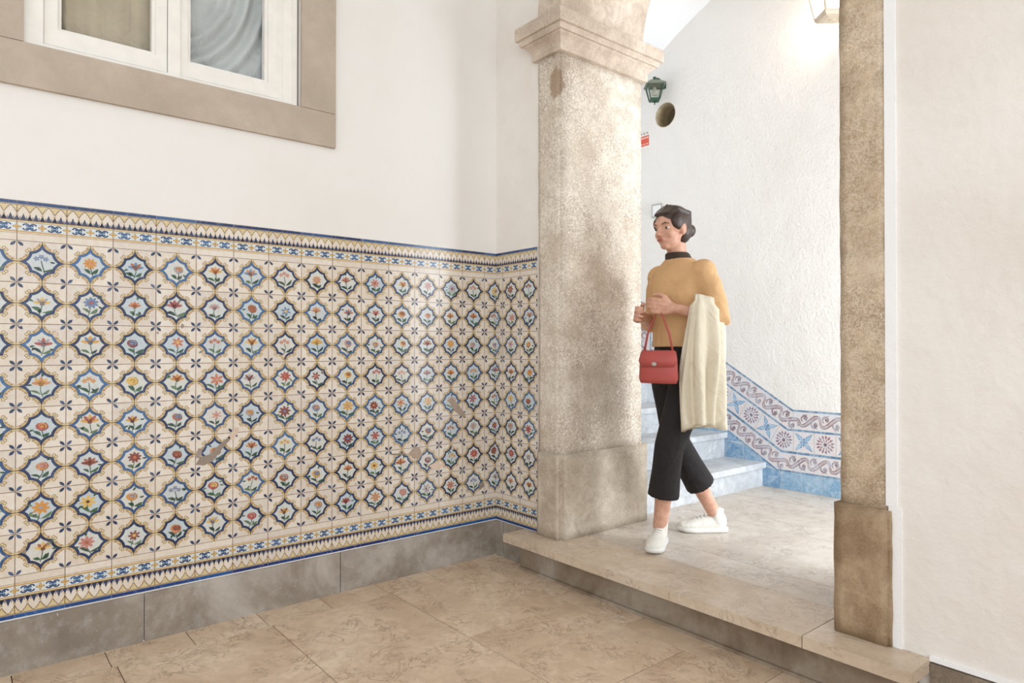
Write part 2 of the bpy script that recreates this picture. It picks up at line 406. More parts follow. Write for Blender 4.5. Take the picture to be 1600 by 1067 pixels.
# ------------------------------------------------------------------ staircase
sc = thing('staircase', 'pale bluish marble steps climbing to the left behind the beige pier', 'staircase', (-.3, 1.2, ZS))
zt = [.334, .500, .672, .850, 1.025, 1.20]
for i, z in enumerate(zt):
    xn = .463 - .282 * i; xe = -1.199; zb = zt[i - 1] if i else ZS
    s = par(obj('step', box(xe, xn - .024, .624, YB - .002, zb, z - .036), M_stair), sc)
    at = s.data.attributes.new('tint', 'FLOAT', 'FACE'); at.data.foreach_set('value', [.2 + .13 * i] * len(s.data.polygons))
    tr = obj('tread', box(max(xn - .33, xe), xn, .624, YB - .002, z - .036, z), M_stair, bevel=.005, seg=3)
    if i == 5: 
        bpy.data.objects.remove(tr); tr = obj('tread', box(xe, xn, .624, YB - .002, z - .036, z), M_stair, bevel=.005, seg=3)
    at = tr.data.attributes.new('tint', 'FLOAT', 'FACE'); at.data.foreach_set('value', [.9 - .1 * i] * len(tr.data.polygons)); tr.parent = s

# ------------------------------------------------------------------ painted tiles
class Paint:
    """2-D painting in tile glaze: every stroke is a polygon in one mesh, coloured by a face attribute"""
    def __init__(s, place, clip=None): s.V, s.F, s.C, s.place, s.clip = [], [], [], place, clip; s.o = (0, 0); s.sc = (1, 1); s.tilt = (0, 0); s.rot = (1, 0)
    def poly(s, pts, col, layer):
        (ox, oy), (sx, sy) = s.o, s.sc
        q = [(ox + sx * x, oy + sy * y) for x, y in pts]
        if s.clip is not None:
            lo, hi = s.clip
            if all(lo <= u <= hi for u, _ in q): pass
            else:
                for lim, sg in ((lo, 1), (hi, -1)):
                    r = []
                    for i in range(len(q)):
                        a, b = q[i - 1], q[i]; da, db = (a[0] - lim) * sg, (b[0] - lim) * sg
                        if da * db < 0: t = da / (da - db); r.append((lim, a[1] + (b[1] - a[1]) * t))
                        if db >= 0: r.append(b)
                    q = r
                    if len(q) < 3: return
        n = len(s.V)
        if layer == 0: layer = -3
        for u, v in q:
            tz = (u - ox) * s.tilt[0] + (v - oy) * s.tilt[1]
            s.V.append(s.place(u, v, .0012 + layer * .00016 + tz))
        s.F.append(tuple(range(n, n + len(q)))); s.C.append(col)
    def ribbon(s, pts, w, col, layer, taper=False):
        n = len(pts); L = []
        for i in range(n):
            a, b = pts[max(i - 1, 0)], pts[min(i + 1, n - 1)]
            dx, dy = b[0] - a[0], b[1] - a[1]; l = math.hypot(dx, dy) or 1
            ww = w / 2 * (math.sin(math.pi * (i + .35) / (n - .3)) if taper else 1)
            L.append(((pts[i][0] - dy / l * ww, pts[i][1] + dx / l * ww), (pts[i][0] + dy / l * ww, pts[i][1] - dx / l * ww)))
        for a, b in zip(L, L[1:]): s.poly([a[0], a[1], b[1], b[0]], col, layer)
    def disc(s, x, y, rx, ry, col, layer, rot=0, n=10):
        c, d = math.cos(rot), math.sin(rot)
        s.poly([(x + c * rx * math.cos(2 * math.pi * k / n) - d * ry * math.sin(2 * math.pi * k / n), y + d * rx * math.cos(2 * math.pi * k / n) + c * ry * math.sin(2 * math.pi * k / n)) for k in range(n)], col, layer)
    def leaf(s, x, y, L, w, ang, col, layer):
        c, d = math.cos(ang), math.sin(ang); P = []
        for i in range(6): t = i / 5; P.append((t * L, w * math.sin(math.pi * t) * .5 + .12 * L * math.sin(math.pi * t)))
        for i in range(4, 0, -1): t = i / 5; P.append((t * L, -w * math.sin(math.pi * t) * .5 + .12 * L * math.sin(math.pi * t)))
        s.poly([(x + c * a - d * b, y + d * a + c * b) for a, b in P], col, layer)
    def arcp(s, x, y, r, a0, a1, n=8): return [(x + r * math.cos(a0 + (a1 - a0) * i / n), y + r * math.sin(a0 + (a1 - a0) * i / n)) for i in range(n + 1)]
    def build(s, name, mat, parent=None):
        me = bpy.data.meshes.new(name); me.from_pydata(s.V, [], s.F); me.update()
        a = me.attributes.new('glaze', 'FLOAT_COLOR', 'FACE')
        flat = []
        for c in s.C: flat += c
        a.data.foreach_set('color', flat)
        return link(name, me, mat, parent)
def m_glaze(name, rough=.16, wear=.25, blot=0):
    t = NT(name); v = t.coords()
    a = t.n('ShaderNodeAttribute', attribute_name='glaze').outputs['Color']
    n = t.noise(v, 55, 5, .65); big = t.noise(v, 3, 3)
    c = t.mix(t.ramp(n, [(.35, (.30,) * 3), (.62, BLACK)]), a, t.mix(1.0, a, srgb(232, 208, 178), 'MULTIPLY'))
    c = t.mix(t.ramp(n, [(.55, BLACK), (.78, (wear,) * 3)]), c, srgb(226, 218, 206))
    if blot:
        c = t.mix(t.ramp(t.noise(v, 26, 5, .7, .8), [(.42, BLACK), (.62, (blot,) * 3)]), c, srgb(206, 220, 232))
    r = t.ramp(big, [(.3, (rough,) * 3), (.7, (rough + .1,) * 3)])
    b = t.bump(t.noise(v, 14, 2), .12, .004)
    return t.done(c, r, b)
M_tile = m_glaze('painted tile glaze'); M_tile2 = m_glaze('worn painted tile glaze', .3, .3, .5)
c_cream = [srgb(229, 221, 208), srgb(225, 216, 202), srgb(232, 225, 214), srgb(222, 214, 204)]
c_grout = srgb(122, 94, 74); c_brown = srgb(122, 86, 52); c_yel = srgb(216, 200, 154); c_yel2 = srgb(222, 182, 104)
c_slate = srgb(44, 62, 96); c_med = [srgb(208, 216, 217), srgb(202, 212, 216), srgb(212, 217, 213), srgb(194, 209, 217), srgb(214, 216, 212)]
c_navy = [srgb(32, 62, 112), srgb(26, 52, 98), srgb(44, 84, 136), srgb(30, 58, 104), srgb(58, 104, 158), srgb(24, 46, 86)]
c_lobe = srgb(214, 196, 158)
FL = [srgb(200, 118, 82), srgb(176, 92, 88), srgb(216, 166, 84), srgb(198, 136, 128), srgb(138, 76, 72), srgb(222, 186, 104), srgb(116, 140, 176), srgb(172, 164, 170), srgb(206, 146, 98), srgb(172, 108, 76), srgb(206, 160, 146), srgb(214, 152, 74)]
GR = [srgb(52, 88, 66), srgb(66, 102, 74), srgb(40, 70, 62), srgb(96, 124, 92), srgb(58, 84, 70)]

def octo(r):
    """eight concave arcs around the tile centre; r is the radius of the lobe circles"""
    P = []; R0 = .25
    for q in range(4):
        rot = q * math.pi / 2; cq, sq = math.cos(rot), math.sin(rot)
        # arc of circle centred (.25,.5) from axial tip to the diagonal, then circle (.5,.25) back out
        yt = .5 - math.sqrt(max(r * r - R0 * R0, 0)); xt = 0
        disc = 2.25 - 8 * (.3125 - r * r); d = (1.5 - math.sqrt(disc)) / 4
        a0 = math.atan2(yt - .5, xt - .25); a1 = math.atan2(d - .5, d - .25)
        if a0 > 0: a0 -= 2 * math.pi
        A = [(.25 + r * math.cos(a0 + (a1 - a0) * i / 6), .5 + r * math.sin(a0 + (a1 - a0) * i / 6)) for i in range(7)]
        B = [(y, x) for x, y in A[::-1]]
        arcp = A[:-1] + B[:-1]
        # order: from (0,+) to (+,0)
        P += [(cq * x + sq * y, -sq * x + cq * y) for x, y in arcp]
    return P
OCT_O, OCT_I, OCT_S0, OCT_S1 = octo(.2502), octo(.310), octo(.274), octo(.294)
def flower(p, r):
    o_sc = p.sc; p.sc = (o_sc[0] * 1.75, o_sc[1] * 1.55); _flower(p, r); p.sc = o_sc
def _flower(p, r):
    k = r.choice('ABCCDAB'); c = r.choice(FL); c2 = r.choice(FL); g = r.choice(GR); g2 = r.choice(GR)
    cx, cy = r.uniform(-.03, .03), r.uniform(.01, .05); s = r.uniform(.85, 1.15)
    dk = tuple(x * .45 for x in c[:3]) + (1,)
    p.ribbon([(cx, cy), (cx * .5 + r.uniform(-.02, .02), -.07), (r.uniform(-.04, .04), -.17)], .012, g, 5)
    for sgn in (-1, 1):
        p.leaf(0, -.14, r.uniform(.10, .16) * s, r.uniform(.035, .06), math.pi / 2 - sgn * r.uniform(.7, 1.25), r.choice((g, g2)), 5)
    for _ in range(r.randint(0, 3)):
        a = r.uniform(0, 6.28); p.leaf(cx + .1 * math.cos(a), cy + .1 * math.sin(a), .07, .03, a + r.uniform(-.5, .5), g2, 5)
    if k == 'A':
        n = r.randint(6, 9); a0 = r.random()
        for i in range(n):
            a = a0 + 6.283 * i / n; p.disc(cx + .055 * s * math.cos(a), cy + .055 * s * math.sin(a), .042 * s, .02 * s, c, 6, a, 8)
        p.disc(cx, cy, .026, .026, c2 if c2 != c else srgb(90, 60, 40), 7, 0, 8)
    elif k == 'B':
        for i in range(5):
            a = math.pi * (.08 + .21 * i); p.disc(cx + .05 * s * math.cos(a), cy - .01 + .05 * s * math.sin(a), .056 * s, .022 * s, c if i % 2 else c2, 6, a, 8)
        p.disc(cx, cy - .02, .03, .024, dk, 7, 0, 8)
    elif k == 'C':
        p.disc(cx, cy, .078 * s, .062 * s, c, 5.6, r.random()); p.disc(cx - .01, cy + .012, .052 * s, .04 * s, c2, 6.2, .4)
        p.ribbon(p.arcp(cx, cy, .03, .3, 4.6, 6), .012, dk, 7); p.ribbon(p.arcp(cx, cy, .065 * s, 2, 5.2, 6), .009, dk, 7)
    else:
        for i in range(3):
            a = .5 + i * 1.1; x, y = cx + .06 * math.cos(a), cy + .06 * math.sin(a)
            for j in range(5): b = 6.283 * j / 5 + i; p.disc(x + .022 * math.cos(b), y + .022 * math.sin(b), .018, .012, c, 6, b, 6)
            p.disc(x, y, .011, .011, c2, 7, 0, 6)
def curlset(p):
    for q in range(4):
        for mir in (0, 1):
            def T(x, y):
                if mir: x, y = y, x
                for _ in range(q): x, y = y, -x
                return (x, y)
            arc_ = lambda r_, a0, a1, n=7: [T(.25 + r_ * math.cos(math.radians(a0 + (a1 - a0) * i / n)), .5 + r_ * math.sin(math.radians(a0 + (a1 - a0) * i / n))) for i in range(n + 1)]
            p.ribbon(arc_(.192, 184, 256), .030, srgb(222, 212, 192), 2.0); p.ribbon(arc_(.226, 181, 262), .046, c_yel, 2.2)
            p.ribbon(arc_(.249, 180, 268), .009, c_brown, 4)
            p.ribbon(arc_(.202, 186, 250), .007, c_brown, 3)
            x, y = T(.258, .300); p.disc(x, y, .040, .040, c_brown, 3.4, 0, 9); p.disc(x, y, .030, .030, c_yel, 3.8, 0, 9); p.disc(x, y, .012, .012, c_cream[0], 4.0, 0, 6)
            for a in (198, 217, 236):
                c0 = arc_(.222, a, a + 15, 3); p.ribbon(c0, .014, c_brown if a != 217 else c_yel2, 3.2)
                e = [T(.25 + .206 * math.cos(math.radians(a)), .5 + .206 * math.sin(math.radians(a))), T(.25 + .182 * math.cos(math.radians(a + 5)), .5 + .182 * math.sin(math.radians(a + 5))), T(.25 + .188 * math.cos(math.radians(a + 12)), .5 + .188 * math.sin(math.radians(a + 12)))]
                p.ribbon(e, .012, srgb(176, 120, 54), 3.2)
def main_tile(p, r):
    g = .4918
    p.poly([(-g, -g), (g, -g), (g, g), (-g, g)], r.choice(c_cream), 1)
    nv = r.choice(c_navy); md = r.choice(c_med)
    p.poly(OCT_O, nv, 2)
    lt = tuple(min(1, x * 1.25 + .008) for x in nv[:3]) + (1,)
    p.poly(OCT_S0, lt, 2.4); p.poly(OCT_S1, tuple(x * .8 for x in nv[:3]) + (1,), 2.8); p.poly(OCT_I, md, 3.2)
    curlset(p)
    for sx in (-1, 1):
        for sy in (-1, 1):
            if r.random() < .04: continue
            s = c_slate if r.random() < .8 else srgb(70, 92, 128)
            x0, y0 = sx * (.5 - .02), sy * (.5 - .02); a = math.atan2(-sy, -sx)
            P = [(0, .006), (.05, .032), (.10, .036), (.155, 0), (.10, -.036), (.05, -.032), (0, -.006)]
            c, d = math.cos(a), math.sin(a); p.poly([(x0 + c * u - d * v, y0 + d * u + c * v) for u, v in P], s, 2)
    flower(p, r)
def border_tile(p, r, flip, strip):
    """v from 0 (outer edge with the blue strip) to 1 (inner edge next to the field)"""
    f = (lambda y: .5 - y) if not flip else (lambda y: y - .5)
    def rc(y0, y1, c, l, x0=-.492, x1=.492): p.poly([(x0, f(y0)), (x1, f(y0)), (x1, f(y1)), (x0, f(y1))], c, l)
    cr = r.choice(c_cream)
    rc(.004, .085, strip, 1, -.497, .497); rc(.10, .995, cr, 1)
    rc(.115, .30, c_yel, 1.6); rc(.105, .117, c_brown, 2)
    for i in range(4):
        cx = -.375 + .25 * i
        crown = [(-.118, .30), (-.10, .25), (-.085, .235), (-.075, .20), (-.05, .19), (-.045, .155), (-.02, .15), (0, .118), (.02, .15), (.045, .155), (.05, .19), (.075, .20), (.085, .235), (.10, .25), (.118, .30), (.124, .47), (-.124, .47)]
        p.poly([(cx + x, f(y)) for x, y in crown], cr, 2.2)
        p.ribbon([(cx + x, f(y)) for x, y in crown[:15]], .016, c_brown, 3)
        p.disc(cx + .125, f(.355), .022, .034, c_brown, 3.2, 0, 8); p.disc(cx + .125, f(.352), .012, .022, c_yel, 3.6, 0, 8)
        for dx, h, w in ((-.125, .35, .058), (0, .31, .06), (.062, .38, .034), (-.062, .38, .034), (.125, .35, .058)):
            p.poly([(cx + dx - w, f(.485)), (cx + dx, f(h)), (cx + dx + w, f(.485))], c_slate if dx in (0, .125, -.125) else srgb(138, 128, 140), 2.6)
        p.ribbon([(cx - .10, f(.47)), (cx - .03, f(.45)), (cx + .03, f(.45)), (cx + .10, f(.47))], .02, srgb(168, 160, 164), 2.4)
    rc(.482, .50, c_brown, 4); rc(.50, .535, c_yel, 3); rc(.535, .543, c_brown, 4)
    rc(.76, .768, c_brown, 4); rc(.768, .795, c_yel2, 3); rc(.815, .823, c_brown, 3)
    rc(.555, .75, srgb(216, 226, 230), 2)
    for cx in (-.5, 0, .5):
        for a in range(4):
            ang = a * math.pi / 2; p.disc(cx + .045 * math.cos(ang), f(.652) + .042 * math.sin(ang), .045, .026, c_brown, 3.1, ang, 8)
            p.disc(cx + .042 * math.cos(ang), f(.652) + .040 * math.sin(ang), .036, .019, c_yel2, 3.5, ang, 8)
    nv = r.choice(c_navy[:4])
    for cx in (-.25, .25):
        p.disc(cx, f(.652), .07, .025, srgb(120, 170, 205), 2.6, 0, 8)
        for sx in (-1, 1):
            for sy in (-1, 1):
                P = [(.012, .012), (.02, .055), (.06, .078), (.105, .07), (.135, .035)]
                p.ribbon([(cx + sx * a, f(.652 + sy * b)) for a, b in P], .034, nv, 3)
                p.disc(cx + sx * .058, f(.652 + sy * .035), .024, .02, nv, 3.2, 0, 7)
STR_T = [srgb(52, 88, 140), srgb(34, 58, 104), srgb(60, 100, 152), srgb(40, 70, 120)]
STR_B = [srgb(22, 72, 138), srgb(18, 48, 112), srgb(28, 88, 156), srgb(20, 60, 128)]
def dado(name, place, clip, k0, k1, off, u_of, seed, label):
    p = Paint(place, clip); r = random.Random(seed); T = .14; z0 = .18
    lo, hi = clip
    p.o = (0, 0); p.sc = (1, 1)
    p.poly([(lo, z0 - .001), (hi, z0 - .001), (hi, z0 + 1.395), (lo, z0 + 1.395)], srgb(206, 196, 182), -5)
    p.poly([(lo, z0 + .013), (hi, z0 + .013), (hi, z0 + 1.381), (lo, z0 + 1.381)], c_grout, 0)
    for k in range(k0, k1):
        uc = off + T * k + T / 2
        for v in range(0, 10):
            p.o = (uc, z0 + T * v + T / 2); p.sc = (T, T)
            p.tilt = (max(-.003, min(.003, r.gauss(0, .0015))), max(-.003, min(.003, r.gauss(0, .0015))))
            if v == 9: p.o = (uc, z0 + T * 9 + T * .478); p.sc = (T, T * .955); border_tile(p, r, False, r.choice(STR_T))
            elif v == 0: border_tile(p, r, True, r.choice(STR_B))
            else: main_tile(p, r)
    p.tilt = (0, 0); p.o = (0, 0); p.sc = (1, 1)
    return p
# left wall: u = -y (from the corner), face normal +x
pl = dado('tile_dado', lambda u, v, d: (d, -u, v), (0.0005, 6.15), -1, 44, .5579 * .14, None, 3, '')
cg = srgb(150, 138, 126); cp = srgb(222, 200, 182)
def scrape(pts, c, l=9): pl.poly([(-y, z) for y, z in pts], c, l)
scrape([(-1.478, .628), (-1.462, .655), (-1.43, .662), (-1.385, .702), (-1.352, .728), (-1.348, .716), (-1.38, .68), (-1.415, .635), (-1.45, .622)], cg)
scrape([(-1.36, .722), (-1.33, .760), (-1.315, .752), (-1.335, .712)], cp); scrape([(-1.482, .655), (-1.468, .690), (-1.452, .688), (-1.46, .652)], srgb(160, 146, 140))
scrape([(-.305, .815), (-.285, .832), (-.25, .80), (-.235, .785), (-.205, .745), (-.195, .722), (-.225, .735), (-.262, .758)], srgb(172, 156, 142))
scrape([(-.53, .578), (-.50, .60), (-.47, .598), (-.455, .562), (-.48, .545), (-.51, .55)], srgb(178, 158, 140))
scrape([(-.64, .585), (-.56, .58), (-.53, .57), (-.56, .572), (-.62, .577)], cg); scrape([(-.42, .505), (-.37, .52), (-.33, .50), (-.36, .48), (-.40, .49)], cp)
scrape([(-.115, .24 + .14), (-.085, .385), (-.08, .36), (-.11, .345)], cg)
for _ in range(60):
    y, z = -rnd.uniform(.1, 3), rnd.uniform(.34, 1.2); s = rnd.uniform(.003, .009)
    q = [(y + s * math.cos(a) * rnd.uniform(.5, 1.3), z + s * math.sin(a) * rnd.uniform(.4, 1.6)) for a in (0, 1, 2, 3.2, 4, 5.1)]
    scrape(q, cp if rnd.random() < .6 else cg)
d1 = pl.build('tile_dado', M_tile); tag(d1, 'long panel of blue and yellow flower medallion tiles on the wall under the window', 'tile panel')
pr = dado('tile_dado', lambda u, v, d: (u, -d, v), (0.0005, .3282), -1, 2, .4073 * .14, None, 11, '')
d2 = pr.build('tile_dado', M_tile); tag(d2, 'narrow panel of flower medallion tiles between the room corner and the beige pier', 'tile panel')

# stair dado on the hall back wall
TH2 = math.radians(31.6); TK = .398; BX, BZ = .534, .290
MID = None
def smap(s, t):
    """s runs right to left from the bend, t across the panel; with MID set, a motif centred there is laid without skew"""
    if MID is not None:
        sc, tm = MID; x0 = BX + tm * math.tan(TH2 / 2)
        if sc <= 0: return (x0 - s, BZ + t)
        return (x0 - s * math.cos(TH2) + (t - tm) * math.sin(TH2), BZ + tm + s * math.sin(TH2) + (t - tm) * math.cos(TH2))
    xb = BX + t * math.tan(TH2 / 2); z = BZ + t
    if s <= 0: return (xb - s, z)
    return (xb - s * math.cos(TH2), z + s * math.sin(TH2))
ps = Paint(lambda u, v, d: (u, YB - d, v))
class Mapped(Paint): pass
_poly = Paint.poly
def spoly(pts, col, layer):
    _poly(ps, [smap(*q) for q in pts], col, layer)
def sband(t0, t1, col, layer, s0=-2.8, s1=None):
    s_end = lambda t: (BX + t * math.tan(TH2 / 2) + .600) / math.cos(TH2)
    e0 = s_end(t0) if s1 is None else s1; e1 = s_end(t1) if s1 is None else s1
    spoly([(s0, t0), (0, t0), (0, t1), (s0, t1)], col, layer); 
    if s0 < 0: spoly([(0, t0), (e0, t0), (e1, t1), (0, t1)], col, layer)
c_mauve = srgb(136, 114, 124); c_mauve2 = srgb(150, 126, 128); c_pale = srgb(226, 220, 222); c_lb = srgb(78, 128, 166); c_sky = srgb(116, 168, 210)
r = random.Random(5)
# plain blue skirting tiles with mottling
x = 3.36
_poly(ps, [(-.60, ZS), (3.38, ZS), (3.38, BZ), (BX, BZ), (-.60, BZ + (BX + .6) * math.tan(TH2))], srgb(196, 204, 212), 0)
k = 0
while x > -.6:
    x1 = x; x0 = x - .133
    zt_ = lambda X: BZ if X > BX else BZ + (BX - X) * math.tan(TH2)
    zz = ZS
    while zz < max(zt_(x0), zt_(x1)):
        h0 = min(zz + (.133 if x0 < BX else .112), zt_(x0)); h1 = min(zz + (.133 if x0 < BX else .112), zt_(x1))
        if max(h0, h1) > zz + .004:
            c = r.choice([srgb(112, 158, 198), srgb(128, 170, 204), srgb(98, 144, 188), srgb(140, 178, 208)])
            _poly(ps, [(x0 + .002, zz + .001), (x1 - .002, zz + .001), (x1 - .002, max(h1 - .002, zz + .001)), (x0 + .002, max(h0 - .002, zz + .001))], c, 1)
        zz += .133
    x = x0
sband(0, TK, srgb(196, 190, 192), 2)
for (a, b) in ((.012, .120), (.136, .262), (.276, TK - .012)): sband(a, b, c_pale, 2.6)
for (a, b) in ((0, .012), (.120, .134), (.264, .276), (TK - .012, TK)): sband(a, b, c_lb, 3)
s = -2.72
while s < 1.40:       # tile joints, scrolls and flowers per tile
    j = s
    MID = (j, .2)
    if abs(j) > .06:
     for a, b in ((.0, TK),): spoly([(j, a), (j + .0025, a), (j + .0025, b), (j, b)], srgb(170, 160, 156), 3.6)
    for base, top in ((.012, .120), (.276, .386)):
        m = (base + top) / 2; MID = (j + .066, m); cc = r.choice([c_mauve, c_mauve2, srgb(140, 120, 130), srgb(158, 138, 146)])
        def rib(P, w, col, l):
            n = len(P); L = []
            for i in range(n):
                A, B = P[max(i - 1, 0)], P[min(i + 1, n - 1)]; dx, dy = B[0] - A[0], B[1] - A[1]; q = math.hypot(dx, dy) or 1
                ww = w / 2 * (.45 + .55 * math.sin(math.pi * i / (n - 1))); L.append(((P[i][0] - dy / q * ww, P[i][1] + dx / q * ww), (P[i][0] + dy / q * ww, P[i][1] - dx / q * ww)))
            for A, B in zip(L, L[1:]): spoly([A[0], A[1], B[1], B[0]], col, l)
        ph = [(.0665 - .0665 * math.cos(math.pi * i / 14), .030 * math.sin(2 * math.pi * i / 14)) for i in range(15)]
        rib([(j + a_, m + b_) for a_, b_ in ph], .026, cc, 4); rib([(j + a_, m + b_) for a_, b_ in ph], .010, srgb(196, 180, 184), 4.2)
        for cx_, sg in ((.036, -1), (.098, 1)):
            P_ = [(j + cx_ + (.024 - .0016 * x_) * math.cos(x_ * .62 - .9), m + sg * .016 + (.024 - .0016 * x_) * math.sin(x_ * .62 - .9) * sg) for x_ in range(10)]
            rib(P_, .013, cc, 4.3)
            spoly([(j + cx_ + .008 * math.cos(q), m + sg * .018 + .008 * math.sin(q)) for q in (0, 1.2, 2.4, 3.6, 4.8)], srgb(112, 88, 98), 4.5)
            spoly([(j + cx_ - .020, m + sg * .044), (j + cx_ - .004, m + sg * .030), (j + cx_ + .016, m + sg * .046), (j + cx_ - .002, m + sg * .040)], cc, 4.4)
    m = .199; MID = (j + .0665, m); i = int(round((s + 2.72) / .133)); cxx = j + .0665
    if i % 2 == 0:
        cc = r.choice([srgb(128, 100, 128), srgb(120, 92, 112), srgb(150, 96, 104)])
        for ring_, n_ in ((.045, 15), (.027, 10)):
            for q in range(n_):
                a = 6.283 * q / n_; L_ = .014
                spoly([(cxx + (ring_ + L_) * math.cos(a), m + (ring_ + L_) * math.sin(a)), (cxx + ring_ * math.cos(a + .16), m + ring_ * math.sin(a + .16)), (cxx + (ring_ - L_) * math.cos(a), m + (ring_ - L_) * math.sin(a)), (cxx + ring_ * math.cos(a - .16), m + ring_ * math.sin(a - .16))], cc, 4)
        spoly([(cxx + .012 * math.cos(q), m + .012 * math.sin(q)) for q in (0, 1, 2, 3, 4, 5)], srgb(92, 66, 92), 4.4)
    else:
        for q in range(4):
            a = math.pi / 4 + q * math.pi / 2
            P = [(cxx + d_ * math.cos(a + o_), m + d_ * math.sin(a + o_)) for d_, o_ in ((.016, 0), (.034, .35), (.052, .12), (.076, 0), (.052, -.12), (.034, -.35))]
            spoly(P, srgb(150, 194, 222), 3.8); rib(P[:4], .005, srgb(66, 126, 178), 4.2); rib(P[3:] + [P[0]], .005, srgb(66, 126, 178), 4.2)
            a += math.pi / 4
            spoly([(cxx + d_ * math.cos(a + o_), m + d_ * math.sin(a + o_)) for d_, o_ in ((.005, 0), (.018, .6), (.03, 0), (.018, -.6))], srgb(84, 148, 196), 4.3)
        spoly([(cxx + .012 * math.cos(q), m + .012 * math.sin(q)) for q in (0, 1, 2, 3, 4, 5)], srgb(60, 120, 176), 4.6)
    s += .133
MID = None
# upright scroll band closing the panel at the left
zl = lambda X, t: smap((BX + t * math.tan(TH2 / 2) - X) / math.cos(TH2), t)[1]
_poly(ps, [(-.601, zl(-.601, .012)), (-.478, zl(-.478, .012)), (-.478, zl(-.478, TK - .012)), (-.601, zl(-.601, TK - .012))], srgb(224, 210, 208), 5)
_poly(ps, [(-.484, zl(-.484, .120)), (-.474, zl(-.474, .120)), (-.474, zl(-.474, .276)), (-.484, zl(-.484, .276))], c_lb, 5.5)
for i in range(3):
    zc = zl(-.54, .05) + .13 * i
    L = [(-.54 + .03 * math.sin(q * .63), zc + .013 * q) for q in range(11)]
    ps.ribbon(L, .016, c_mauve2, 6, True); ps.ribbon([(-.54 + .022 * math.cos(q * .7), zc + .03 + .022 * math.sin(q * .7)) for q in range(8)], .010, c_mauve, 6.2)
d3 = ps.build('stair_dado', M_tile2); tag(d3, 'sloping mauve and blue scroll tile panel rising along the stairs', 'tile panel')

# ------------------------------------------------------------------ window
win = bpy.data.objects.new('window_1', None); COL.objects.link(win); win.location = (0, -1.545, WZ0); struct(win)
W_ = lambda o: par(o, win)
SO = [(-2.182, -.911, 1.957), ]
W_(obj('window_surround', box(-.02, .018, -2.182, -.911, 1.957, 2.104), M_surround, bevel=.003)).name = 'surround_sill'
W_(obj('surround_jamb', box(-.10, .018, -1.066, -.911, 2.106, 3.40), M_surround, bevel=.003))
W_(obj('surround_jamb', box(-.10, .018, -2.182, -2.024, 2.106, 3.40), M_surround, bevel=.003))
W_(obj('surround_lintel', box(-.02, .018, -2.182, -.911, 3.402, 3.55), M_surround, bevel=.003))
bm = box(-.075, -.004, -2.023, -1.968, 2.104, 3.40); box(-.075, -.004, -1.098, -1.078, 2.104, 3.40, bm)
box(-.075, -.004, -1.968, -1.098, 2.104, 2.122, bm); box(-.075, -.004, -1.968, -1.098, 3.36, 3.40, bm)
box(-.075, -.014, -1.135, -1.098, 2.122, 3.36, bm); box(-.075, -.022, -1.157, -1.135, 2.122, 3.36, bm)
W_(obj('window_frame', bm, M_frame, bevel=.003))
def sash(y0, y1, gy0, gy1, name):
    z0, gz, z1, g1 = 2.128, 2.196, 3.355, 3.29; X0, X1 = -.060, -.018
    bm = box(X0, X1, y0, gy0 - .012, z0, z1); box(X0, X1, gy1 + .012, y1, z0, z1, bm)
    box(X0, X1, gy0 - .012, gy1 + .012, z0, gz - .012, bm); box(X0, X1, gy0 - .012, gy1 + .012, g1, z1, bm)
    for (a, b, c, d) in ((gy0 - .012, gy0, gz - .012, g1), (gy1, gy1 + .012, gz - .012, g1), (gy0, gy1, gz - .012, gz)): box(X0, X1 - .012, a, b, c, d, bm)
    s_ = W_(obj('sash', bm, M_frame, bevel=.003))
    g_ = obj('glass_pane', box(-.048, -.044, gy0 - .004, gy1 + .004, gz - .004, g1), M_glass); g_.parent = s_; g_.matrix_parent_inverse = s_.matrix_parent_inverse.copy()
sash(-1.966, -1.580, -1.914, -1.630, 'a'); sash(-1.534, -1.158, -1.494, -1.207, 'b')
W_(obj('center_mullion', box(-.062, -.008, -1.578, -1.536, 2.122, 3.36), M_frame, bevel=.006, seg=3))
# curtains behind the glass
def cloth_grid(fn, nu, nv, name, mat, th=.004):
    bm = bmesh.new(); G = [[bm.verts.new(fn(i / nu, j / nv)) for j in range(nv + 1)] for i in range(nu + 1)]
    for i in range(nu):
        for j in range(nv): bm.faces.new((G[i][j], G[i + 1][j], G[i + 1][j + 1], G[i][j + 1]))
    bmesh.ops.solidify(bm, geom=bm.faces[:], thickness=th)
    return obj(name, bm, mat, smooth=True)
c1 = cloth_grid(lambda u, v: (-.085 + .010 * math.sin(u * 34) * (1 - u) , -1.99 + .43 * u, 2.11 + 1.2 * v), 60, 6, 'curtain', M_curtain2)
tag(c1, 'beige curtain behind the left window pane', 'curtain')
def swirl(u, v):
    y = -1.52 + .36 * u; z = 2.10 + 1.2 * v
    a = math.hypot(y + 1.60, (z - 2.62) * .8); 
    return (-.078 + .014 * math.sin(a * 95) * math.exp(-((a - .36) / .12) ** 2) - .03 * v, y, z)
c2 = cloth_grid(swirl, 70, 90, 'curtain', M_curtain); tag(c2, 'pale swept sheer curtain behind the right window pane', 'curtain')
bm = box(-.30, -.29, -2.3, -.8, 1.9, 3.6); struct(obj('wall_window_niche', bm, M_wall_left))

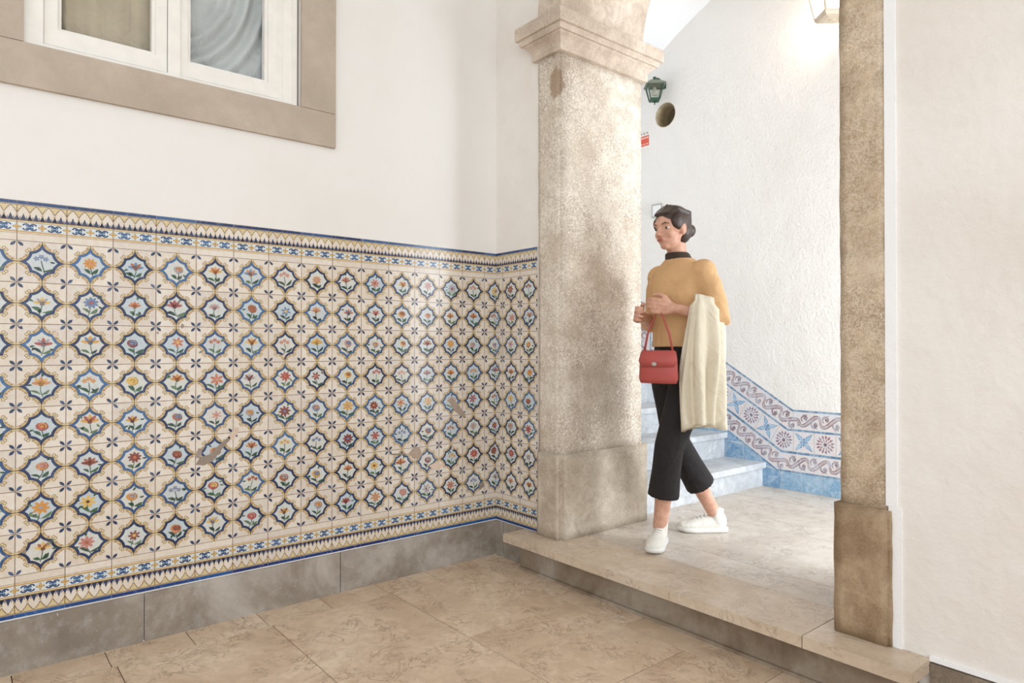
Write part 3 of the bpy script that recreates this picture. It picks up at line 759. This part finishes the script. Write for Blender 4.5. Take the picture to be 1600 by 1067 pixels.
# ------------------------------------------------------------------ lanterns
def lantern(name, label, cx, cy, zb, w_bot, w_top, h, m_body, m_roof, m_gl, rot, lit):
    t = thing(name, label, 'wall lantern', (cx, cy, zb))
    q = Matrix.Rotation(rot, 4, 'Z')
    def P(o): o.parent = t; o.matrix_local = q; return o
    def ringpts(w, z): a = w / 2; return [Vector((sx * a, sy * a, z)) for sx, sy in ((-1, -1), (1, -1), (1, 1), (-1, 1))]
    def loft(L, caps=True):
        bm = bmesh.new(); rr = [[bm.verts.new(p) for p in ringpts(w, z)] for w, z in L]
        for a, b in zip(rr, rr[1:]):
            for k in range(4): bm.faces.new((a[k], a[(k + 1) % 4], b[(k + 1) % 4], b[k]))
        if caps: bm.faces.new(rr[0][::-1]); bm.faces.new(rr[-1])
        return bm
    zg = h * .10
    P(obj('lantern_base', loft([(w_bot * .55, -h * .03), (w_bot * .9, 0), (w_bot * 1.06, zg * .6), (w_bot * 1.06, zg)]), m_body))
    P(obj('finial', lathe([(.001, -h * .26), (w_bot * .07, -h * .22), (w_bot * .03, -h * .17), (w_bot * .10, -h * .11), (w_bot * .05, -h * .07), (w_bot * .16, -h * .02)] if not lit else [(w_bot * .10, -h * .045), (w_bot * .16, -h * .03), (w_bot * .17, -h * .02)], (0, 0, 0)), m_body, smooth=True))
    bm = bmesh.new()
    for a, b in zip(ringpts(w_bot, zg), ringpts(w_top, h)): tube([a, b], w_top * .035, bm, 6)
    for L in (ringpts(w_bot, zg), ringpts(w_top, h)):
        for k in range(4): tube([L[k], L[(k + 1) % 4]], w_top * .03, bm, 6)
    P(obj('lantern_frame', bm, m_body))
    a, b = ringpts(w_bot * .97, zg), ringpts(w_top * .97, h)
    for k in range(4):
        bm = bmesh.new(); k2 = (k + 1) % 4
        vs = [bm.verts.new(x) for x in (a[k], a[k2], b[k2], b[k])]; bm.faces.new(vs)
        bmesh.ops.solidify(bm, geom=bm.faces[:], thickness=.002)
        P(obj('glass_pane', bm, m_gl))
    P(obj('lantern_roof', loft([(w_top * 1.05, h - .001), (w_top * 1.28, h + h * .02), (w_top * 1.26, h + h * .07), (w_top * 1.0, h * 1.17), (w_top * .72, h * 1.26), (w_top * .66, h * 1.33), (w_top * .30, h * 1.39), (w_top * .08, h * 1.42)]), m_roof))
    P(obj('top_finial', lathe([(w_top * .05, h * 1.40), (w_top * .04, h * 1.47), (w_top * .12, h * 1.50), (w_top * .09, h * 1.55), (w_top * .13, h * 1.59), (w_top * .02, h * 1.64)], (0, 0, 0)), m_body, smooth=True))
    # bracket arm and wall plate, in world axes
    dy = YB - cy
    bm = tube([(0, 0, h * 1.45), (0, dy * .35, h * 1.62), (0, dy * .7, h * 1.55), (0, dy - .006, h * 1.30)], .006, None, 8)
    o = obj('bracket_arm', bm, m_body, smooth=True); o.parent = t
    o = obj('wall_plate', box(-.02, .02, dy - .008, dy - .0005, h * 1.05, h * 1.50), m_body, bevel=.002); o.parent = t
    o = obj('bulb', lathe([(.008, h * .95), (.012, h * .8), (.020, h * .62), (.024, h * .5), (.016, h * .38), (.002, h * .34)], (0, 0, 0)), M_signwhite if not lit else M_litglass, smooth=True); o.parent = t
    return t
lantern('wall_lantern', 'small dark green lantern on the white wall above the round opening', -.350, 1.76, 2.893, .070, .112, .110, M_green, M_greenroof, M_lampglass, R(48), False)
lit = lantern('wall_lantern', 'large lit cream lantern at the top beside the brown right pier', .983, 1.69, 2.975, .132, .205, .24, M_whitelamp, M_whitelamp, M_litglass, R(50.5), True)
pd = bpy.data.lights.new('lantern_light', 'POINT'); pd.energy = 17; pd.color = (1, .86, .70); pd.shadow_soft_size = .03
po = bpy.data.objects.new('lantern_light', pd); COL.objects.link(po); po.location = (.983, 1.69, 3.09)

# sign and switch
sg = thing('warning_sign', 'small red and white sign high on the hall wall beside the pier', 'sign', (-.545, YB, 2.60))
par(obj('sign_plate', box(-.605, -.485, YB - .004, YB - .0005, 2.600, 2.742), M_signwhite), sg)
par(obj('red_panel', box(-.602, -.488, YB - .0048, YB - .0042, 2.622, 2.700), M_red), sg)
for i in range(6): par(obj('sign_letter', box(-.595 + .018 * i, -.584 + .018 * i, YB - .0054, YB - .0049, 2.678, 2.690), M_signwhite), sg)
for i in range(4): par(obj('sign_letter', box(-.592 + .026 * i, -.575 + .026 * i, YB - .0054, YB - .0049, 2.634, 2.640), M_signwhite), sg)
for i in range(4): par(obj('sign_symbol', extrude_xz([(-.598 + .029 * i, 2.714), (-.582 + .029 * i, 2.714), (-.582 + .029 * i, 2.719), (-.592 + .029 * i, 2.719), (-.592 + .029 * i, 2.727), (-.598 + .029 * i, 2.727)], YB - .0048, YB - .0043), M_ink), sg)
sw = thing('light_switch', 'square white light switch on the wall behind the walking person', 'switch', (-.409, YB, 2.058))
par(obj('switch_plate', box(-.457, -.361, YB - .012, YB, 2.058, 2.158), M_switchgrey, bevel=.004), sw)
par(obj('rocker', box(-.444, -.374, YB - .018, YB - .011, 2.070, 2.146), M_switch, bevel=.003), sw)

# ------------------------------------------------------------------ walking person
def m_skin():
    t = NT('skin'); v = t.coords(); n = t.noise(v, 30, 3)
    c = t.ramp(n, [(.35, srgb(196, 146, 122)), (.65, srgb(216, 170, 146))])
    return t.done(c, .55, None, Subsurface_Weight=.08)
M_skin = m_skin()
M_hair = plain('dark brown hair', srgb(58, 42, 34), .45)
M_camel = m_cloth('camel knit', srgb(214, 172, 124), .9, 260)
M_blackcloth = m_cloth('black trouser cloth', srgb(34, 30, 30), .9, 500)
M_darkcollar = m_cloth('dark brown top', srgb(66, 54, 44), .9, 400)
M_cream = m_cloth('cream wool', srgb(222, 212, 190), .95, 220, .9)
M_shoe = m_cloth('white knit shoe', srgb(232, 228, 218), .8, 500, .92)
M_sole = plain('white rubber sole', srgb(236, 234, 228), .5)
M_redleather = plain('red leather', srgb(182, 82, 76), .5)
M_lip = plain('lips', srgb(172, 96, 88), .5); M_eye = plain('eye white', srgb(206, 198, 190), .3); M_iris = plain('dark iris', srgb(48, 34, 26), .2)
M_phone = plain('black phone glass', srgb(24, 24, 26), .2)

def ball(c, r, bm, seg=16, rot=None):
    m = Matrix.Translation(c) @ (rot.to_4x4() if rot else Matrix()) @ Matrix.Diagonal((*(r if isinstance(r, (tuple, list)) else (r, r, r)), 1))
    bmesh.ops.create_uvsphere(bm, u_segments=seg, v_segments=max(8, seg // 2), radius=1, matrix=m); return bm
def fuse(name, bm, voxel, m, parent, smooth_it=4, fac=.5):
    """one continuous skin out of overlapping closed shapes"""
    me = bpy.data.meshes.new(name + '_raw'); bm.to_mesh(me); bm.free()
    o = bpy.data.objects.new(name + '_raw', me); COL.objects.link(o)
    md = o.modifiers.new('r', 'REMESH'); md.mode = 'VOXEL'; md.voxel_size = voxel
    ms = o.modifiers.new('s', 'SMOOTH'); ms.factor = fac; ms.iterations = smooth_it
    dg = bpy.context.evaluated_depsgraph_get(); dg.update()
    nm = bpy.data.meshes.new_from_object(o.evaluated_get(dg)); nm.name = name
    bpy.data.objects.remove(o); bpy.data.meshes.remove(me)
    nm.materials.clear()
    return link(name, nm, m, parent, True)
V3 = Vector
person = thing('person', 'person with dark tied hair walking in a camel top, black trousers and white shoes', 'person', (.86, .43, ZS))
WALK = math.atan2(-.98, -.2); person.rotation_euler = (0, 0, WALK)

HIP = {1: V3((0, .085, .80)), -1: V3((0, -.085, .80))}
KNEE = {1: V3((.125, .055, .45)), -1: V3((-.02, -.060, .45))}
ANK = {1: V3((.135, .005, .085)), -1: V3((-.245, -.040, .090))}
TOED = {1: R(38), -1: R(-28)}
SH = {1: V3((.005, .150, 1.245)), -1: V3((.005, -.150, 1.245))}
ELB = {1: V3((-.045, .205, 1.035)), -1: V3((-.01, -.205, 1.02))}
WR = {1: V3((.155, .125, 1.075)), -1: V3((.185, -.055, 1.045))}
def limb(a, b, c, ra, rb, rc, bm, seg=14):
    P, Q = [], []
    for i in range(7): t = i / 6; P.append(a.lerp(b, t)); Q.append(ra + (rb - ra) * t + .004 * math.sin(math.pi * t))
    for i in range(1, 7): t = i / 6; P.append(b.lerp(c, t)); Q.append(rb + (rc - rb) * t + (.010 * math.sin(math.pi * min(1, t * 1.5)) if t < .67 else 0))
    tube(P, Q, bm, seg); ball(a, ra, bm); ball(c, rc, bm)
bm = bmesh.new()
# torso, elliptical sections (depth, width)
def sections(L, bm, seg=20):
    rr = []
    for z, f, l, rd, rw in L: rr.append([bm.verts.new((f + rd * math.cos(2 * math.pi * k / seg), l + rw * math.sin(2 * math.pi * k / seg), z)) for k in range(seg)])
    for a, b in zip(rr, rr[1:]):
        for k in range(seg): bm.faces.new((a[k], a[(k + 1) % seg], b[(k + 1) % seg], b[k]))
    bm.faces.new(rr[0][::-1]); bm.faces.new(rr[-1]); return bm
TOR = [(.74, 0, 0, .07, .12), (.80, -.005, 0, .095, .155), (.86, -.005, 0, .095, .155), (.93, 0, 0, .085, .135), (.99, .005, 0, .08, .12), (1.06, .01, 0, .088, .128), (1.14, .015, 0, .10, .14), (1.21, .012, 0, .095, .150), (1.26, .008, 0, .080, .150), (1.285, .010, 0, .062, .110), (1.31, .015, 0, .046, .058), (1.345, .026, 0, .044, .046), (1.39, .036, 0, .046, .046)]
sections(TOR, bm)
for s in (1, -1):
    limb(HIP[s], KNEE[s], ANK[s], .078, .050, .032, bm)
    limb(SH[s], ELB[s], WR[s], .044, .034, .022, bm)
# head (looks ahead and a little down)
HC = V3((.062, 0, 1.452))
HR_ = Matrix.Rotation(R(8), 3, 'Y') @ Matrix.Rotation(R(6), 3, 'Z')
def H(f, l, z): return HC + HR_ @ V3((f, l, z))
ball(H(-.012, 0, .020), (.086, .070, .078), bm, 24, HR_)
ball(H(.018, 0, -.030), (.058, .052, .066), bm, 20, HR_)
ball(H(.048, 0, -.074), (.022, .026, .018), bm, 14, HR_)
ball(H(.060, 0, .028), (.018, .048, .016), bm, 14, HR_)
tube([H(.066, 0, .018), H(.078, 0, -.002), H(.090, 0, -.020), H(.074, 0, -.028)], [.007, .009, .0115, .009], bm, 8)
for s in (1, -1):
    ball(H(.082, s * .008, -.024), .0075, bm, 8)
    ball(H(.048, s * .034, -.022), (.020, .018, .022), bm, 12, HR_)
    ball(H(-.008, s * .070, -.004), (.017, .008, .029), bm, 12, HR_)
    ball(H(-.004, s * .067, -.026), (.009, .007, .011), bm, 8)
ball(H(.070, 0, -.046), (.012, .022, .008), bm, 12, HR_)
# hands
def hand(w, d, side, thumb, curl, bm):
    """w wrist, d finger direction, side across the palm towards the index finger"""
    d = d.normalized(); side = (side - d * side.dot(d)).normalized(); nrm = d.cross(side)
    tube([w - d * .01, w + d * .03, w + d * .062, w + d * .082], [(.020, .016), (.030, .015), (.036, .014), (.033, .012)], bm, 12) if False else None
    for off in (-.026, -.009, .009, .026):
        tube([w + side * off * .5, w + d * .045 + side * off, w + d * .082 + side * off], [.013, .012, .0105], bm, 8)
    for off, ln, k in ((.027, .066, 1.0), (.009, .074, 1.06), (-.010, .069, 1.1), (-.027, .054, 1.18)):
        p = w + d * .078 + side * off; P = [p]; a = .12
        for seg_, fr in enumerate((.42, .32, .26)):
            a += curl * k * (.5 if seg_ == 0 else .62)
            p = p + (d * math.cos(a) + nrm * math.sin(a)) * ln * fr; P.append(p)
        tube(P, [.0095, .0088, .0080, .0068], bm, 8); ball(P[-1], .0068, bm, 8); ball(P[0], .0098, bm, 8)
    P = [w + d * .022 + side * .020, w + d * .045 + side * .044 + nrm * .010 * thumb, w + d * .070 + side * .052 + nrm * .024 * thumb, w + d * .088 + side * .046 + nrm * .034 * thumb]
    tube(P, [.013, .011, .0095, .008], bm, 8); ball(P[-1], .008, bm, 8)
hand(WR[1], V3((.9, -.35, .12)), V3((.1, .1, 1)), 1, 1.0, bm)
hand(WR[-1], V3((.85, .45, .10)), V3((-.1, .1, 1)), -1, -1.0, bm)
body = fuse('body', bm, .0042, M_skin, person, 5)
# face parts
for s in (1, -1):
    e = obj('eye', ball(H(.0565, s * .031, .006), (.011, .0125, .0065), bmesh.new(), 14, HR_), M_eye, body, True)
    obj('iris', ball(H(.0665, s * .032, .0055), (.003, .0055, .0055), bmesh.new(), 10, HR_), M_iris, e, True)
    obj('eyebrow', tube([H(.073, s * .014, .024), H(.071, s * .032, .029), H(.060, s * .047, .024)], [.003, .0034, .002], None, 6), M_hair, body, True)
obj('lips', ball(H(.0815, 0, -.046), (.006, .019, .0065), bmesh.new(), 12, HR_), M_lip, body, True)
# hair: cap, side sweep and low knot
bm = bmesh.new()
ball(H(-.022, 0, .030), (.090, .077, .082), bm, 24, HR_); ball(H(-.050, 0, -.010), (.058, .066, .066), bm, 20, HR_)
ball(H(-.118, 0, -.012), (.034, .036, .034), bm, 16, HR_)
for s in (1, -1): ball(H(.004, s * .058, .030), (.046, .020, .040), bm, 14, HR_)
for i in range(9):
    a = -.9 + i * .225
    tube([H(.058, .045 * math.sin(a), .072), H(.01, .064 * math.sin(a * 1.3), .108 - .022 * abs(a)), H(-.06, .07 * math.sin(a * 1.4), .082 - .02 * abs(a)), H(-.105, .03 * math.sin(a), .01)], [.006, .011, .011, .008], bm, 8)
fuse('hair', bm, .0045, M_hair, person, 3)
# clothes
bm = bmesh.new()
sections([(.225, .115, .012, .070, .074), (.30, .118, .02, .066, .068), (.45, .118, .055, .072, .070)][:0] or [(.725, 0, 0, .094, .150), (.80, -.006, 0, .110, .168), (.86, -.006, 0, .108, .168), (.93, 0, 0, .098, .148), (.97, .003, 0, .092, .138)], bm)
for s in (1, -1):
    hem = KNEE[s].lerp(ANK[s], .63)
    hem.z = .225 if s == 1 else .235
    P = [HIP[s] + V3((0, 0, .02)), HIP[s].lerp(KNEE[s], .25), HIP[s].lerp(KNEE[s], .5), KNEE[s], KNEE[s].lerp(hem, .5), hem]
    tube(P, [.094, .090, .080, .066, .065, .072], bm, 20)
fuse('trousers', bm, .006, M_blackcloth, person, 3)
bm = bmesh.new()
sections([(.905, .0, 0, .116, .166), (.93, .0, 0, .112, .160), (.99, .008, 0, .106, .148), (1.06, .012, 0, .112, .154), (1.14, .018, 0, .122, .166), (1.21, .014, 0, .114, .172), (1.250, .010, 0, .098, .160), (1.275, .012, 0, .080, .135), (1.300, .012, 0, .066, .100), (1.315, .014, 0, .060, .074)], bm, 28)
for s in (1, -1):
    a, b = SH[s] + V3((0, -s * .002, -.003)), ELB[s]; c = b.lerp(WR[s], .30)
    tube([a + V3((0, -s * .02, .0)), a.lerp(b, .3), a.lerp(b, .7), b, c], [.062, .059, .053, .050, .054], bm, 18); ball(a, .060, bm)
fuse('top', bm, .006, M_camel, person, 4)
bm = sections([(1.285, .012, 0, .070, .092), (1.312, .016, 0, .058, .068), (1.336, .024, 0, .055, .058), (1.343, .026, 0, .050, .052)], bmesh.new(), 28)
obj('collar', bm, M_darkcollar, person, True)
# shoes
for s in (1, -1):
    an = ANK[s]; d = V3((math.cos(TOED[s]), math.sin(TOED[s]), 0)); n = V3((-d.y, d.x, 0))
    def Q(a, b, z): p = an + d * a + n * b; return V3((p.x, p.y, z))
    root = bpy.data.objects.new('shoe', None); COL.objects.link(root); root.parent = person
    bm = bmesh.new(); outline = [(-.062, .0), (-.055, .024), (-.02, .031), (.04, .034), (.10, .042), (.145, .038), (.178, .018), (.184, 0)]
    ring = outline + [(a, -b * .92) for a, b in outline[-2:0:-1]]
    rows = [(0.002, 1.0), (.012, 1.05), (.022, 1.04)]; rr = [[bm.verts.new(Q(.06 + (a - .06) * k, b * k, z + (.010 * max(0, (a - .13) / .05)))) for a, b in ring] for z, k in rows]
    for x_, y_ in zip(rr, rr[1:]):
        for k in range(len(ring)): bm.faces.new((x_[k], x_[(k + 1) % len(ring)], y_[(k + 1) % len(ring)], y_[k]))
    bm.faces.new(rr[0][::-1]); bm.faces.new(rr[-1]); obj('sole', bm, M_sole, root, True)
    bm = bmesh.new()
    tube([Q(-.056, 0, .040), Q(-.03, 0, .046), Q(.02, 0, .048), Q(.07, 0, .042), Q(.12, 0, .036), Q(.165, 0, .033), Q(.178, 0, .030)], [(.016, .020), (.029, .032), (.033, .036), (.036, .032), (.040, .025), (.030, .018), (.012, .010)], bm, 16)
    tube([Q(-.004, 0, .05), Q(-.006, 0, .085), Q(-.010, 0, .118)], [(.030, .036), (.032, .037), (.036, .038)], bm, 16)
    ball(Q(-.028, 0, .062), (.030, .030, .034), bm)
    u = fuse('upper', bm, .004, M_shoe, root, 4)
    bm = bmesh.new()
    for i in range(4): tube([Q(.045 + .018 * i, -.020, .078 - .006 * i), Q(.050 + .018 * i, 0, .086 - .006 * i), Q(.045 + .018 * i, .020, .078 - .006 * i)], .0028, bm, 6)
    obj('laces', bm, M_sole, root, True)

# things she carries
def world(p): return person.matrix_basis @ p
person_m = Matrix.Translation((.86, .43, ZS)) @ Matrix.Rotation(WALK, 4, 'Z')
coat_c = person_m @ V3((.045, .215, .0))
bm = bmesh.new(); nseg = 96; rows = []
for i in range(23):
    t = i / 22; z = 1.125 - .575 * t - .0 
    hw = (.088 + .030 * t) * (1 if t > .05 else .8); th = (.052 - .018 * math.exp(-t * 6)) * (1 if t > .05 else .55)
    fold = .002 + .014 * min(1, t * 1.8)
    row = []
    for k in range(nseg):
        a = 2 * math.pi * k / nseg; w = fold * math.sin(a * 9 + 1.6 * math.sin(t * 3 + a * 2)) + .5 * fold * math.sin(a * 5 - t * 4)
        f = .035 + (hw + w) * math.cos(a) + .02 * t * math.sin(t * 3); l = .205 + (th + w) * math.sin(a) - .02 * t
        row.append(bm.verts.new(person_m @ V3((f, l, z + .012 * math.cos(a) * (1 - t) - (.018 * math.cos(a * 2 + 1) if i == 22 else 0)))))
    rows.append(row)
for a, b in zip(rows, rows[1:]):
    for k in range(nseg): bm.faces.new((a[k], a[(k + 1) % nseg], b[(k + 1) % nseg], b[k]))
bm.faces.new(rows[0][::-1]); bm.faces.new(rows[-1])
tag(obj('draped_coat', bm, M_cream, smooth=True), 'cream wool coat folded over the left forearm of the walking person', 'coat')
bag = thing('handbag', 'small red leather bag hanging in front of the black trousers', 'bag', (0, 0, 0))
bag.matrix_world = person_m @ Matrix.Translation((.222, .098, .745)) @ Matrix.Rotation(R(25), 4, 'Z')
obj('bag_body', sections([(0, 0, 0, .030, .085), (.02, 0, 0, .036, .092), (.10, 0, 0, .034, .088), (.135, 0, 0, .022, .080), (.14, 0, 0, .012, .074)], bmesh.new(), 28), M_redleather, bag, True)
obj('bag_flap', sections([(.072, .008, 0, .031, .082), (.10, .006, 0, .036, .091), (.138, 0, 0, .027, .083), (.145, 0, 0, .016, .076)], bmesh.new(), 28), M_redleather, bag, True)
obj('clasp', ball((.045, 0, .085), (.006, .012, .009), bmesh.new(), 10), M_switchgrey, bag, True)
obj('strap', tube([(0, .07, .13), (.0, .05, .22), (-.005, .0, .335), (0, -.05, .22), (0, -.07, .13)], .005, None, 8), M_redleather, bag, True)
